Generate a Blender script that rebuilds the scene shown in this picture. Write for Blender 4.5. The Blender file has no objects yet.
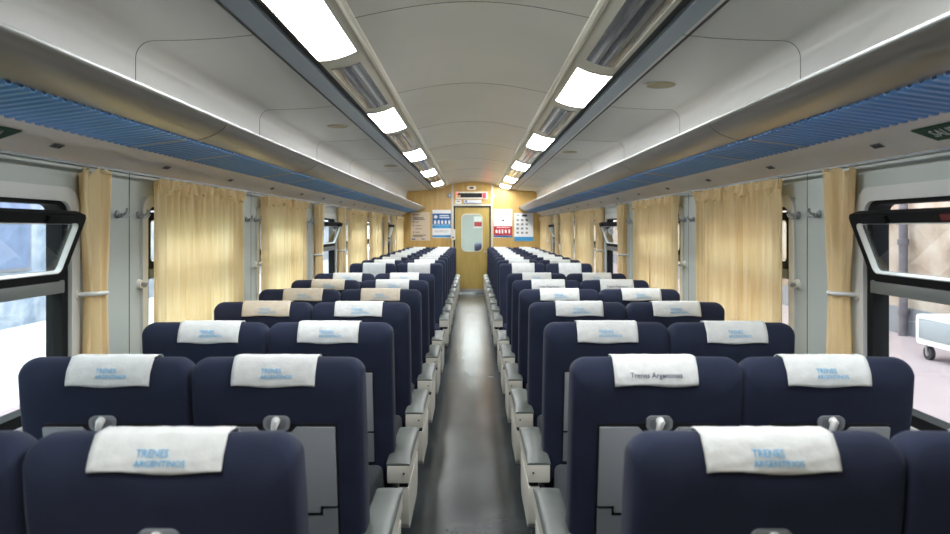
import bpy, bmesh, math, random
from mathutils import Vector, Matrix, noise
C = bpy.context.scene.collection
PI = math.pi
random.seed(7)

# ------------------------------------------------------------------ constants of the place
F = 740.0; VX = 472.5; VY = 228.0
CAMX, CAMZ = 0.019, 1.427
WX = 1.535                     # inner face of the side walls
D = 16.1                       # far bulkhead
YB = -1.0                      # back of the saloon behind the camera
S0, SP = 1.51, 1.84            # wall seams
ORD = ['nearest','second','third','fourth','fifth','sixth','seventh','eighth','ninth','tenth','eleventh','twelfth','thirteenth','fourteenth','fifteenth','sixteenth']

# ------------------------------------------------------------------ materials
def lin(c):
    return tuple(((v/255.0)/12.92 if v/255.0 <= .04045 else ((v/255.0+.055)/1.055)**2.4) for v in c)+(1.0,)
def mat(name, rgb, rough=.6, metal=0., spec=.5, emis=None, estr=0., noise_amt=0., nscale=20., bump=0., bscale=60., sheen=0., coat=0., stretch=None, lin_in=False):
    m = bpy.data.materials.new(name); m.use_nodes = True
    nt = m.node_tree; b = nt.nodes['Principled BSDF']
    col = rgb if lin_in else lin(rgb)
    b.inputs['Base Color'].default_value = col
    b.inputs['Roughness'].default_value = rough
    b.inputs['Metallic'].default_value = metal
    b.inputs['Specular IOR Level'].default_value = spec
    if sheen: 
        b.inputs['Sheen Weight'].default_value = sheen; b.inputs['Sheen Roughness'].default_value = .4
    if coat: b.inputs['Coat Weight'].default_value = coat; b.inputs['Coat Roughness'].default_value = .1
    if emis: b.inputs['Emission Color'].default_value = lin(emis); b.inputs['Emission Strength'].default_value = estr
    tc = nt.nodes.new('ShaderNodeTexCoord'); mp = nt.nodes.new('ShaderNodeMapping')
    nt.links.new(tc.outputs['Object'], mp.inputs['Vector'])
    if stretch: mp.inputs['Scale'].default_value = stretch
    n = nt.nodes.new('ShaderNodeTexNoise'); n.inputs['Scale'].default_value = nscale; n.inputs['Detail'].default_value = 4
    nt.links.new(mp.outputs['Vector'], n.inputs['Vector'])
    if noise_amt:
        r = nt.nodes.new('ShaderNodeValToRGB')
        r.color_ramp.elements[0].position = .3; r.color_ramp.elements[1].position = .7
        r.color_ramp.elements[0].color = tuple(c*(1-noise_amt) for c in col[:3])+(1,)
        r.color_ramp.elements[1].color = tuple(min(1,c*(1+noise_amt)) for c in col[:3])+(1,)
        nt.links.new(n.outputs['Fac'], r.inputs['Fac']); nt.links.new(r.outputs['Color'], b.inputs['Base Color'])
    if bump:
        n2 = nt.nodes.new('ShaderNodeTexNoise'); n2.inputs['Scale'].default_value = bscale; n2.inputs['Detail'].default_value = 3
        nt.links.new(mp.outputs['Vector'], n2.inputs['Vector'])
        bp = nt.nodes.new('ShaderNodeBump'); bp.inputs['Strength'].default_value = bump; bp.inputs['Distance'].default_value = .01
        nt.links.new(n2.outputs['Fac'], bp.inputs['Height']); nt.links.new(bp.outputs['Normal'], b.inputs['Normal'])
    return m
M = {}
M['navy'] = mat('navy_fabric', (37,43,62), .9, noise_amt=.12, nscale=9, bump=.15, bscale=300, sheen=.06, spec=.2)
M['navy2'] = mat('navy_side_fabric', (36,44,70), .85, noise_amt=.12, nscale=14, bump=.12, bscale=300, sheen=.06, spec=.2)
M['blackgap'] = mat('black_plastic_and_shade', (10,10,13), .6)  # black plastic parts; also the painted shadow gap around the tray
M['tray'] = mat('grey_tray_plastic', (140,144,148), .45, noise_amt=.05, nscale=5)
M['tray2'] = mat('grey_lower_plastic', (118,122,127), .5, noise_amt=.05, nscale=5)
M['pad'] = mat('grey_vinyl_pad', (92,98,94), .48, noise_amt=.1, nscale=12, spec=.6)
M['cream'] = mat('cream_plastic', (212,210,198), .4, noise_amt=.05, nscale=9)
M['knob'] = mat('white_knob', (225,225,222), .3)
M['chrome'] = mat('brushed_steel', (190,192,195), .28, metal=1.)
M['cover'] = mat('white_cover_cloth', (205,208,206), .9, noise_amt=.06, nscale=22, bump=.25, bscale=45)
M['cover_beige'] = mat('yellowed_cover_cloth', (202,192,174), .9, noise_amt=.08, nscale=14, bump=.25, bscale=45)
M['print_blue'] = mat('light_blue_print', (96,170,212), .9)
M['print_dark'] = mat('dark_print', (70,82,105), .9)
M['wall'] = mat('wall_laminate', (174,183,178), .42, noise_amt=.03, nscale=2)
M['cove'] = mat('cove_panel', (240,232,224), .38, noise_amt=.04, nscale=3)
M['ceil'] = mat('ceiling_panel', (210,211,208), .36, noise_amt=.03, nscale=1.2, bump=.04, bscale=3)
M['ceil2'] = mat('ceiling_centre_panel', (216,213,203), .30, noise_amt=.04, nscale=1.5, bump=.05, bscale=2.5)
M['groove'] = mat('groove_dark', (92,92,88), .7)
M['black'] = mat('black_slot', (8,8,9), .5)
M['chan'] = mat('light_channel_metal', (205,202,188), .34, metal=.1)
M['ridge'] = mat('pale_ridge', (238,235,220), .4)
M['bluegrey'] = mat('bluegrey_metal_strip', (150,164,176), .32, metal=.3)
M['smoke'] = mat('smoky_vent_cover', (84,86,88), .16, metal=.1, coat=.4, noise_amt=.35, nscale=7)
M['slat'] = mat('vent_slat', (128,130,128), .35, metal=.2)
M['lip'] = mat('rack_lip_aluminium', (176,180,178), .42, metal=.5)
M['fascia'] = mat('rack_fascia_metal', (150,146,138), .3, metal=.75, noise_amt=.04, nscale=3, stretch=(1,.2,1))
M['blue'] = mat('blue_rack_panel', (98,152,212), .42, noise_amt=.05, nscale=4)
M['wood'] = mat('yellow_veneer', (196,160,92), .38, noise_amt=.13, nscale=6, stretch=(3,3,.35))
M['wood2'] = mat('olive_door_veneer', (172,148,80), .38, noise_amt=.12, nscale=6, stretch=(3,3,.35))
M['doormetal'] = mat('door_frame_metal', (196,192,172), .35, metal=.3)
M['frameblk'] = mat('black_window_frame', (20,22,23), .75, spec=.15)
M['framegry'] = mat('grey_window_rail', (112,118,118), .4, metal=.3)
M['trimlt'] = mat('pale_window_trim', (202,204,200), .35)
M['paper_cream'] = mat('cream_paper', (214,196,170), .6)
M['paper_white'] = mat('white_paper', (228,230,228), .5)
M['p_blue'] = mat('poster_blue', (30,100,160), .45)
M['p_lblue'] = mat('poster_light_blue', (60,150,205), .45)
M['p_red'] = mat('poster_red', (178,32,44), .45)
M['p_grey'] = mat('poster_grey', (120,120,125), .5)
M['p_dark'] = mat('poster_dark_ink', (60,58,66), .5)
M['green'] = mat('exit_green', (14,74,50), .45)
M['white'] = mat('white_lettering', (235,238,235), .5)
M['redled'] = mat('red_led', (200,20,30), .4, emis=(255,40,50), estr=3.)
M['redlens'] = mat('red_reflector', (105,24,28), .5)
M['lamp'] = mat('lamp_diffuser', (255,255,255), .4, emis=(250,252,255), estr=26.)
M['amber'] = mat('amber_plate', (215,170,110), .5)

def floor_mat():
    m = bpy.data.materials.new('grey_vinyl_floor'); m.use_nodes = True; nt = m.node_tree; b = nt.nodes['Principled BSDF']
    tc = nt.nodes.new('ShaderNodeTexCoord')
    n1 = nt.nodes.new('ShaderNodeTexNoise'); n1.inputs['Scale'].default_value = 2.2; n1.inputs['Detail'].default_value = 6
    n2 = nt.nodes.new('ShaderNodeTexNoise'); n2.inputs['Scale'].default_value = 120; n2.inputs['Detail'].default_value = 2
    nt.links.new(tc.outputs['Object'], n1.inputs['Vector']); nt.links.new(tc.outputs['Object'], n2.inputs['Vector'])
    r = nt.nodes.new('ShaderNodeValToRGB'); r.color_ramp.elements[0].position=.3; r.color_ramp.elements[1].position=.72
    r.color_ramp.elements[0].color = lin((44,49,51)); r.color_ramp.elements[1].color = lin((60,65,67))
    nt.links.new(n1.outputs['Fac'], r.inputs['Fac'])
    mx = nt.nodes.new('ShaderNodeMix'); mx.data_type='RGBA'; mx.blend_type='MULTIPLY'; mx.inputs[0].default_value=.35
    r2 = nt.nodes.new('ShaderNodeValToRGB'); r2.color_ramp.elements[0].position=.4; r2.color_ramp.elements[1].position=.6
    r2.color_ramp.elements[0].color=(.6,.6,.6,1)
    nt.links.new(n2.outputs['Fac'], r2.inputs['Fac'])
    nt.links.new(r.outputs['Color'], mx.inputs[6]); nt.links.new(r2.outputs['Color'], mx.inputs[7])
    nt.links.new(mx.outputs[2], b.inputs['Base Color'])
    rr = nt.nodes.new('ShaderNodeMapRange'); rr.inputs['To Min'].default_value=.16; rr.inputs['To Max'].default_value=.32; b.inputs['Specular IOR Level'].default_value=.28
    nt.links.new(n1.outputs['Fac'], rr.inputs['Value']); nt.links.new(rr.outputs['Result'], b.inputs['Roughness'])
    bp = nt.nodes.new('ShaderNodeBump'); bp.inputs['Strength'].default_value=.12; bp.inputs['Distance'].default_value=.01
    n3 = nt.nodes.new('ShaderNodeTexNoise'); n3.inputs['Scale'].default_value=7; nt.links.new(tc.outputs['Object'], n3.inputs['Vector'])
    nt.links.new(n3.outputs['Fac'], bp.inputs['Height']); nt.links.new(bp.outputs['Normal'], b.inputs['Normal'])
    return m
M['floor'] = floor_mat()

def curtain_mat(name='yellow_curtain_cloth', trans=.5):
    m = bpy.data.materials.new(name); m.use_nodes = True; nt = m.node_tree
    nt.nodes.remove(nt.nodes['Principled BSDF']); out = nt.nodes['Material Output']
    tc = nt.nodes.new('ShaderNodeTexCoord'); mp = nt.nodes.new('ShaderNodeMapping'); mp.inputs['Scale'].default_value=(1,14,.8)
    nt.links.new(tc.outputs['Object'], mp.inputs['Vector'])
    n = nt.nodes.new('ShaderNodeTexNoise'); n.inputs['Scale'].default_value=3; n.inputs['Detail'].default_value=3
    nt.links.new(mp.outputs['Vector'], n.inputs['Vector'])
    r = nt.nodes.new('ShaderNodeValToRGB'); r.color_ramp.elements[0].position=.3; r.color_ramp.elements[1].position=.7
    r.color_ramp.elements[0].color=lin((236,212,162)); r.color_ramp.elements[1].color=lin((248,230,188))
    nt.links.new(n.outputs['Fac'], r.inputs['Fac'])
    d = nt.nodes.new('ShaderNodeBsdfDiffuse'); t = nt.nodes.new('ShaderNodeBsdfTranslucent')
    nt.links.new(r.outputs['Color'], d.inputs['Color']); nt.links.new(r.outputs['Color'], t.inputs['Color'])
    ms = nt.nodes.new('ShaderNodeMixShader'); ms.inputs[0].default_value=trans
    nt.links.new(d.outputs[0], ms.inputs[1]); nt.links.new(t.outputs[0], ms.inputs[2]); nt.links.new(ms.outputs[0], out.inputs['Surface'])
    return m
M['curtain'] = curtain_mat()
M['curtain_bunched'] = curtain_mat('bunched_curtain_cloth', .32)
def glass_mat(name, tint=(.93,.96,.95,1), amt=.06):
    m = bpy.data.materials.new(name); m.use_nodes = True; nt = m.node_tree
    nt.nodes.remove(nt.nodes['Principled BSDF']); out = nt.nodes['Material Output']
    t = nt.nodes.new('ShaderNodeBsdfTransparent'); t.inputs['Color'].default_value = tint
    g = nt.nodes.new('ShaderNodeBsdfGlossy'); g.inputs['Roughness'].default_value=.02
    lw = nt.nodes.new('ShaderNodeLayerWeight'); lw.inputs['Blend'].default_value=.5
    p3 = nt.nodes.new('ShaderNodeMath'); p3.operation='POWER'; p3.inputs[1].default_value=4.; nt.links.new(lw.outputs['Facing'], p3.inputs[0])
    fr = nt.nodes.new('ShaderNodeMath'); fr.operation='MULTIPLY_ADD'; fr.inputs[1].default_value=.5; fr.inputs[2].default_value=.04; nt.links.new(p3.outputs[0], fr.inputs[0])
    ms = nt.nodes.new('ShaderNodeMixShader')
    nt.links.new(fr.outputs[0], ms.inputs[0]); nt.links.new(t.outputs[0], ms.inputs[1]); nt.links.new(g.outputs[0], ms.inputs[2]); nt.links.new(ms.outputs[0], out.inputs['Surface'])
    return m
M['glass'] = glass_mat('window_glass')

def plaster_mat(name, a, b_, c, brick=True):
    m = bpy.data.materials.new(name); m.use_nodes = True; nt = m.node_tree; b = nt.nodes['Principled BSDF']; b.inputs['Roughness'].default_value=.9
    tc = nt.nodes.new('ShaderNodeTexCoord')
    n = nt.nodes.new('ShaderNodeTexNoise'); n.inputs['Scale'].default_value=1.1; n.inputs['Detail'].default_value=7; n.inputs['Roughness'].default_value=.6
    nt.links.new(tc.outputs['Object'], n.inputs['Vector'])
    r = nt.nodes.new('ShaderNodeValToRGB'); r.color_ramp.elements[0].position=.38; r.color_ramp.elements[1].position=.62
    r.color_ramp.elements[0].color=lin(a); r.color_ramp.elements[1].color=lin(b_); e=r.color_ramp.elements.new(.5); e.color=lin(c)
    nt.links.new(n.outputs['Fac'], r.inputs['Fac'])
    mp = nt.nodes.new('ShaderNodeMapping'); mp.inputs['Rotation'].default_value=(PI/2,0,PI/2)
    nt.links.new(tc.outputs['Object'], mp.inputs['Vector'])
    br = nt.nodes.new('ShaderNodeTexBrick'); br.inputs['Scale'].default_value=1.6; br.inputs['Mortar Size'].default_value=.012
    br.inputs['Color1'].default_value=(1,1,1,1); br.inputs['Color2'].default_value=(.9,.9,.9,1); br.inputs['Mortar'].default_value=(.6,.55,.5,1)
    nt.links.new(mp.outputs['Vector'], br.inputs['Vector'])
    mx = nt.nodes.new('ShaderNodeMix'); mx.data_type='RGBA'; mx.blend_type='MULTIPLY'; mx.inputs[0].default_value = .7 if brick else 0.
    nt.links.new(r.outputs['Color'], mx.inputs[6]); nt.links.new(br.outputs['Color'], mx.inputs[7]); nt.links.new(mx.outputs[2], b.inputs['Base Color'])
    return m
M['plasterR'] = plaster_mat('peeling_block_wall', (150,126,110), (194,182,170), (180,162,148))
M['plasterL'] = plaster_mat('pale_station_wall', (96,108,126), (158,164,172), (130,140,154), False)
M['groundR'] = mat('pinkish_concrete', (150,134,136), .9, noise_amt=.08, nscale=1.2)
M['groundL'] = mat('pale_concrete', (196,194,190), .9, noise_amt=.06, nscale=1.2)
M['base_grey'] = mat('grey_wall_base', (118,118,124), .9, noise_amt=.15, nscale=3)
M['pipe'] = mat('dark_drain_pipe', (92,86,92), .7, noise_amt=.2, nscale=8)
M['rubber'] = mat('rubber', (50,48,50), .8)
M['green_weed'] = mat('green_verge', (120,140,90), .95, noise_amt=.3, nscale=8)
M['trolley_white'] = mat('trolley_white', (225,228,222), .6, noise_amt=.06, nscale=9)
M['p_board'] = mat('faded_blue_board', (92,106,134), .7, noise_amt=.2, nscale=3)

# ------------------------------------------------------------------ mesh helpers
class MB:
    def __init__(s): s.v=[]; s.f=[]
    def add(s, v, f):
        o=len(s.v); s.v += [tuple(p) for p in v]; s.f += [tuple(i+o for i in q) for q in f]; return s
    def box(s, x0,x1,y0,y1,z0,z1, mtx=None):
        v=[Vector(p) for p in ((x0,y0,z0),(x1,y0,z0),(x1,y1,z0),(x0,y1,z0),(x0,y0,z1),(x1,y0,z1),(x1,y1,z1),(x0,y1,z1))]
        if mtx: v=[mtx@p for p in v]
        return s.add(v, ((0,3,2,1),(4,5,6,7),(0,1,5,4),(1,2,6,5),(2,3,7,6),(3,0,4,7)))
    def loft(s, rings, cap=True, closed=True):
        n=len(rings[0]); v=[p for r in rings for p in r]; f=[]
        for i in range(len(rings)-1):
            for j in range(n if closed else n-1):
                k=(j+1)%n; f.append((i*n+j,i*n+k,(i+1)*n+k,(i+1)*n+j))
        if cap: f.append(tuple(reversed(range(n)))); f.append(tuple(range((len(rings)-1)*n,len(rings)*n)))
        return s.add(v,f)
    def tube(s, pts, r, n=10):
        pts=[Vector(p) for p in pts]; rings=[]
        for i,p in enumerate(pts):
            t=(pts[min(i+1,len(pts)-1)]-pts[max(i-1,0)]).normalized()
            a=t.orthogonal().normalized() if i==0 else (a-t*a.dot(t)).normalized(); b=t.cross(a)
            rr=r[i] if isinstance(r,(list,tuple)) else r
            rings.append([p+(a*math.cos(2*PI*k/n)+b*math.sin(2*PI*k/n))*rr for k in range(n)])
        return s.loft(rings)
    def build(s, name, m, parent=None, smooth=0., bevel=0., seg=2):
        me=bpy.data.meshes.new(name); me.from_pydata(s.v,[],s.f); me.update()
        bm=bmesh.new(); bm.from_mesh(me); bmesh.ops.recalc_face_normals(bm, faces=bm.faces)
        if bevel:
            es=[e for e in bm.edges if len(e.link_faces)==2 and e.calc_face_angle(0)>.6]
            bmesh.ops.bevel(bm, geom=es, offset=bevel, segments=seg, profile=.6, affect='EDGES', clamp_overlap=True)
        bm.to_mesh(me); bm.free()
        if smooth or bevel:
            for p in me.polygons: p.use_smooth=True
            me.set_sharp_from_angle(angle=math.radians(smooth or 50))
        me.materials.append(m)
        o=bpy.data.objects.new(name, me); C.objects.link(o)
        if parent: o.parent=parent
        return o
def sheet(v, f, name, m, parent=None, smooth=True):
    me=bpy.data.meshes.new(name); me.from_pydata([tuple(p) for p in v],[],f); me.update()
    if smooth:
        for p in me.polygons: p.use_smooth=True
    me.materials.append(m); o=bpy.data.objects.new(name,me); C.objects.link(o)
    if parent: o.parent=parent
    return o
def empty(name, loc=(0,0,0), rz=0):
    o=bpy.data.objects.new(name,None); o.empty_display_size=.1; C.objects.link(o); o.location=loc; o.rotation_euler=(0,0,rz); return o
def tag(o, label=None, cat=None, group=None, kind=None):
    if label: o['label']=label
    if cat: o['category']=cat
    if group: o['group']=group
    if kind: o['kind']=kind
    return o
def struct(o): o['kind']='structure'; return o
def copy_tree(o, parent=None):
    c=o.copy(); C.objects.link(c)
    if parent: c.parent=parent
    for ch in list(o.children): copy_tree(ch,c)
    return c
def thick_profile(pts, t):
    """closed outline of an open (x,z) polyline thickened by t on its left-hand side"""
    out=[]
    for i,p in enumerate(pts):
        a=Vector(pts[max(i-1,0)]); b=Vector(pts[min(i+1,len(pts)-1)]); d=(b-a).normalized(); nrm=Vector((-d.y,d.x))
        out.append((p[0]+nrm.x*t,p[1]+nrm.y*t))
    return list(pts)+list(reversed(out))
def extrude(pts, y0, y1, mb=None, sx=1):
    mb=mb or MB(); mb.loft([[(p[0]*sx,y,p[1]) for p in pts] for y in (y0,y1)]); return mb
def rrect(a0,a1,b0,b1,r,n=5):
    pts=[]
    for (ca,cb,st) in ((a1-r,b1-r,0),(a0+r,b1-r,1),(a0+r,b0+r,2),(a1-r,b0+r,3)):
        for k in range(n+1):
            t=(st+k/n)*PI/2; pts.append((ca+r*math.cos(t), cb+r*math.sin(t)))
    return pts
def ring_mb(outer, inner, c0, c1, place):
    """annulus between two outlines (a,b) extruded c0..c1; place(a,b,c)->xyz"""
    n=len(outer); v=[place(a,b,c0) for a,b in outer]+[place(a,b,c1) for a,b in outer]+[place(a,b,c1) for a,b in inner]+[place(a,b,c0) for a,b in inner]
    f=[]
    for i in range(n):
        k=(i+1)%n
        for l in range(4):
            m_=(l+1)%4; f.append((l*n+i,l*n+k,m_*n+k,m_*n+i))
    return MB().add(v,f)
def text_mb(body, size, mtx, extrude_=.0006, align='CENTER', mb=None, bold=0.):
    cu=bpy.data.curves.new('lettering','FONT'); cu.body=body; cu.size=size; cu.extrude=extrude_; cu.align_x=align; cu.align_y='CENTER'; cu.offset=bold; cu.resolution_u=2
    ob=bpy.data.objects.new('lettering',cu); C.objects.link(ob); bpy.context.view_layer.update()
    me=bpy.data.meshes.new_from_object(ob.evaluated_get(bpy.context.evaluated_depsgraph_get()))
    mb=mb or MB(); mb.add([mtx@v.co for v in me.vertices],[tuple(p.vertices) for p in me.polygons])
    bpy.data.objects.remove(ob); bpy.data.curves.remove(cu); bpy.data.meshes.remove(me)
    return mb

# ================================================================== SETTING
struct(MB().box(-1.62,1.62,YB-.1,D+6,-.12,0).build('floor', M['floor']))
# side walls with window openings
def win_span(k): s=S0+SP*k; return s+.125, s+1.385
WZ0, WZ1 = .70, 1.57
KS = list(range(-1,8))
wall_name={-1:'wall_left',1:'wall_right'}
for sx in (-1,1):
    mb=MB(); a,b=sorted((sx*WX,sx*(WX+.08)))
    mb.box(a,b,YB,D,-.02,WZ0); mb.box(a,b,YB,D,WZ1,2.62)
    prev=YB
    for k in KS:
        y0,y1=win_span(k)
        if y0>prev: mb.box(a,b,prev,y0,WZ0,WZ1)
        prev=y1
    mb.box(a,b,prev,D,WZ0,WZ1)
    struct(mb.build(wall_name[sx], M['wall']))
# roof slab + far/near bulkheads
struct(MB().box(-1.65,1.65,YB-.1,D+.1,2.62,2.68).build('ceiling', M['ceil']))
struct(MB().box(-1.62,1.62,YB-.06,YB,-.02,2.62).build('wall_back', M['wood']))
def bx(px,d=D): return (px-VX)*d/F+CAMX
def bz(py,d=D): return CAMZ-(py-VY)*d/F
DX0,DX1,DZ=bx(453.6),bx(490.9),bz(206)
mb=MB(); mb.box(-1.6,DX0,D,D+.06,0,2.62); mb.box(DX1,1.6,D,D+.06,0,2.62); mb.box(DX0,DX1,D,D+.06,DZ,2.62)
struct(mb.build('wall_front', M['wood']))

# ceiling lining: centre vault
ntrim=[0]
def trim(mb,m,smooth=0,bevel=0):
    ntrim[0]+=1; return struct(mb.build('trim_%d'%ntrim[0], m, smooth=smooth, bevel=bevel))
cpts=[(-.53+1.06*i/16, 2.358+.074*math.cos(PI/2*(-1+2*i/16))) for i in range(17)]
trim(extrude(thick_profile(cpts,.02),YB,D), M['ceil2'], smooth=40).location.x=.018
def strip_z(x): t=(x-.555)/.235; return 2.352-.068*t-.07*t*(1-t)
side_prof=[(.895,2.262),(.93,2.250),(1.05,2.238),(1.2,2.230),(1.345,2.227)]+[(1.345+.075*math.sin(a),2.152+.075*math.cos(a)) for a in [PI/2*i/8 for i in range(1,9)]]+[(1.42,2.0),(1.42,1.77)]
for sx in (-1,1):
    trim(extrude(thick_profile(side_prof,.02),YB,D,sx=sx), M['ceil'], smooth=35)
    # light channel: ridge, channel, black slot, blue-grey strip
    trim(extrude([(.518,2.37),(.520,2.350),(.535,2.341),(.553,2.344),(.556,2.37)],YB,D,sx=sx), M['ridge'], smooth=40).location.x=.018
    trim(extrude(thick_profile([(.555+.235*i/10, strip_z(.555+.235*i/10)) for i in range(11)],.02),YB,D,sx=sx), M['chan'], smooth=40).location.x=.018
    trim(extrude([(.788,2.30),(.788,2.296),(.832,2.292),(.832,2.31)],YB,D,sx=sx), M['black']).location.x=.018
    trim(extrude([(.830,2.30),(.830,2.268),(.918,2.250),(.918,2.28)],YB,D,sx=sx), M['bluegrey']).location.x=.018
    trim(extrude([(.916,2.28),(.916,2.247),(.927,2.245),(.927,2.28)],YB,D,sx=sx), M['black']).location.x=.018
# seams across the ceiling
seam_y=[S0+SP*k-.19 for k in range(1,8)]
for y in seam_y:
    mb=MB(); 
    for sx in (-1,1):
        off=[(p[0],p[1]) for p in side_prof]
        pr=thick_profile(off,-.0012); extrude(pr,y-.0022,y+.0022,mb,sx)
    trim(mb, M['groove'])
    mb=MB(); extrude(thick_profile(cpts,-.0012),y+.12,y+.125,mb); trim(mb,M['groove']).location.x=.018
# cove panels under the racks, wall seams
for sx in (-1,1):
    cp=[(1.383,1.768),(1.42,1.750),(1.47,1.722),(1.51,1.700),(WX+.002,1.684)]
    trim(extrude(thick_profile(cp,.015),YB,D,sx=sx), M['cove'], smooth=40)
    mb=MB(); x0,x1=sorted((sx*(WX-.010),sx*(WX+.001))); mb.box(x0,x1,YB,D,1.672,1.684); trim(mb,M['cove'])
    mb=MB()
    for k in range(1,8):
        s=S0+SP*k; x0,x1=sorted((sx*(WX-.0012),sx*(WX+.001))); mb.box(x0,x1,s-.003,s+.003,0,1.672)
    trim(mb,M['groove'])
    mb=MB(); x0,x1=sorted((sx*(WX-.012),sx*WX)); mb.box(x0,x1,YB,D,0,.10)
    struct(mb.build('baseboard_'+('left' if sx<0 else 'right'), M['groove'], bevel=.002))

# ================================================================== WINDOWS
OPEN={0,3,6}
nwin=0
for sx in (-1,1):
    for k in KS:
        nwin+=1
        y0,y1=win_span(k)
        w=empty('window_%d'%nwin,(sx*WX,(y0+y1)/2,WZ0)); w['kind']='structure'
        hy=(y1-y0)/2; H=WZ1-WZ0
        pl=lambda a,b,c,sx=sx:(sx*c,a,b)      # a along y, b up, c outwards from wall face
        o=ring_mb(rrect(-hy-.012,hy+.012,-.012,H+.012,.09),rrect(-hy+.045,hy-.045,.04,H-.04,.06),-.012,.05,pl).build('window_trim',M['trimlt'],w,smooth=35)
        o=ring_mb(rrect(-hy+.038,hy-.038,.03,H-.03,.065),rrect(-hy+.085,hy-.085,.08,H-.055,.045),.004,.066,pl).build('window_frame',M['frameblk'],w,smooth=35)
        rz=1.205-WZ0
        x0,x1=sorted((sx*-.004,sx*.055)); MB().box(x0,x1,-hy+.08,hy-.08,rz-.024,rz+.024).build('middle_rail',M['framegry'],w,bevel=.005)
        x0,x1=sorted((sx*.036,sx*.041)); MB().box(x0,x1,-hy+.07,hy-.07,.07,rz-.01).build('lower_pane',M['glass'],w)
        # hopper sash hinged at the rail
        tilt=math.radians(21) if k in OPEN else 0
        L=.292; sw=hy-.052
        if k in OPEN: sw=hy-.097
        h=empty('hopper_sash',(sx*.012,0,rz+.026)); h.parent=w; h.rotation_euler=(0,-sx*tilt,0)
        pl2=lambda a,b,c,sx=sx:(sx*c,a,b)
        f=ring_mb(rrect(-sw,sw,0,L-.02,.03),rrect(-sw+.034,sw-.034,.034,L-.058,.022),-.016,.016,pl2)
        f.build('sash_frame',M['frameblk'],h,smooth=35)
        ring_mb(rrect(-sw+.034,sw-.034,.034,L-.058,.022),rrect(-sw+.038,sw-.038,.038,L-.062,.020),-.017,.004,pl2).build('sash_bead',M['trimlt'],h,smooth=35)
        x0,x1=sorted((sx*-.002,sx*.002)); MB().box(x0,x1,-sw+.03,sw-.03,.03,L-.05).build('sash_pane',M['glass'],h)
        a,b=sorted((sx*-.030,sx*-.014))
        if k in OPEN:
            MB().box(a,b,sw*.5,sw*.8,L-.056,L-.028).build('pull_handle',M['frameblk'],h,bevel=.003)
            if k==0 and sx>0: MB().box(*sorted((sx*-.020,sx*-.016)),-.13,-.02,L-.050,L-.030).build('red_reflector',M['redlens'],h)

# ================================================================== OUTSIDE
GZ=-.35
struct(MB().box(1.9,40,-20,60,GZ-.1,GZ).build('ground_right',M['groundR']))
g=struct(MB().box(-40,-1.9,-20,60,GZ-.1,GZ).build('ground_left',M['groundL']))
wr=empty('station_building',(7.25,15,GZ)); tag(wr,'peeling block wall of the station building outside the right windows','building')
MB().box(0,.4,-30,40,.45,5.2).build('wall',M['plasterR'],wr)
MB().box(-.03,.4,-30,40,0,.45).build('wall_base',M['base_grey'],wr)
MB().box(-.6,.5,-30,40,5.2,5.4).build('eave',M['base_grey'],wr)
pp=empty('drain_pipe',(7.12,12.2,GZ)); tag(pp,'dark drain pipe running down the station wall outside the nearest right window','pipe')
MB().tube([(0,0,0),(0,0,5.15)],.07,12).build('pipe',M['pipe'],pp,smooth=50)
mb=MB(); 
for z in (.35,1.5,2.9,4.3): mb.tube([(0,0,z),(0,0,z+.09)],.092,12)
mb.build('collar',M['pipe'],pp,smooth=50)
eb=empty('meter_cabinet',(7.2,11.55,GZ)); tag(eb,'grey metal meter cabinet low on the station wall beside the drain pipe','cabinet')
MB().box(-.12,.0,-.17,.17,.02,.42).build('cabinet_body',M['base_grey'],eb,bevel=.01)
MB().box(-.135,-.118,-.14,.14,.05,.39).build('cabinet_door',M['p_dark'],eb,bevel=.004)
tr=empty('luggage_trolley',(6.38,9.2,GZ)); tag(tr,'white luggage trolley on a small castor outside the nearest right window','trolley')
mb=MB(); mb.loft([[(x,a,b) for a,b in rrect(-1.0,1.0,.20,.60,.06)] for x in (-.25,.25)]); mb.build('trolley_body',M['trolley_white'],tr,smooth=40)
mb=MB(); mb.box(-.262,-.249,-.92,.92,.28,.55); mb.build('side_panel',M['tray'],tr,bevel=.004)
for (x,y) in ((-.2,.78),(.2,.78),(-.2,-.8),(.2,-.8)):
    wmb=MB(); wmb.tube([(x-.03,y,.09),(x+.03,y,.09)],.09,18); wh=wmb.build('castor',M['rubber'],tr,smooth=40)
    MB().tube([(x-.033,y,.09),(x+.033,y,.09)],.04,12).build('hub',M['chrome'],wh,smooth=40)
    MB().box(x-.045,x-.032,y-.02,y+.02,.08,.22).box(x+.032,x+.045,y-.02,y+.02,.08,.22).box(x-.045,x+.045,y-.03,y+.03,.18,.21).build('fork',M['chrome'],wh)
# left side: pale wall, boards, kerb
wl=empty('station_shed',(-8.2,15,GZ)); tag(wl,'pale blue grey shed wall outside the left windows','building')
MB().box(-.4,0,-30,40,0,4.2).build('wall',M['plasterL'],wl)
MB().box(-.4,.7,-30,40,4.2,4.4).build('eave',M['base_grey'],wl)
for (y,wd,m_,lab,h0,h1) in ((13.2,1.0,'p_board','faded blue board on the shed wall outside the nearest left window',1.0,2.7),
                          (11.3,.7,'p_lblue','light blue board on the shed wall nearer the camera than the faded one',1.2,2.6)):
    b=empty('notice_board',(-8.19,y,GZ)); tag(b,lab,'board')
    MB().box(0,.05,-wd/2,wd/2,h0,h1).build('board_frame',M['base_grey'],b,bevel=.01)
    MB().box(.05,.06,-wd/2+.06,wd/2-.06,h0+.06,h1-.06).build('board_face',M[m_],b)
kb=MB().box(-4.3,-4.1,-10,40,GZ,GZ+.10).build('kerb',M['groundR'],bevel=.02); tag(kb,'low pinkish kerb on the pale ground outside the left windows','kerb')
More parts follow.
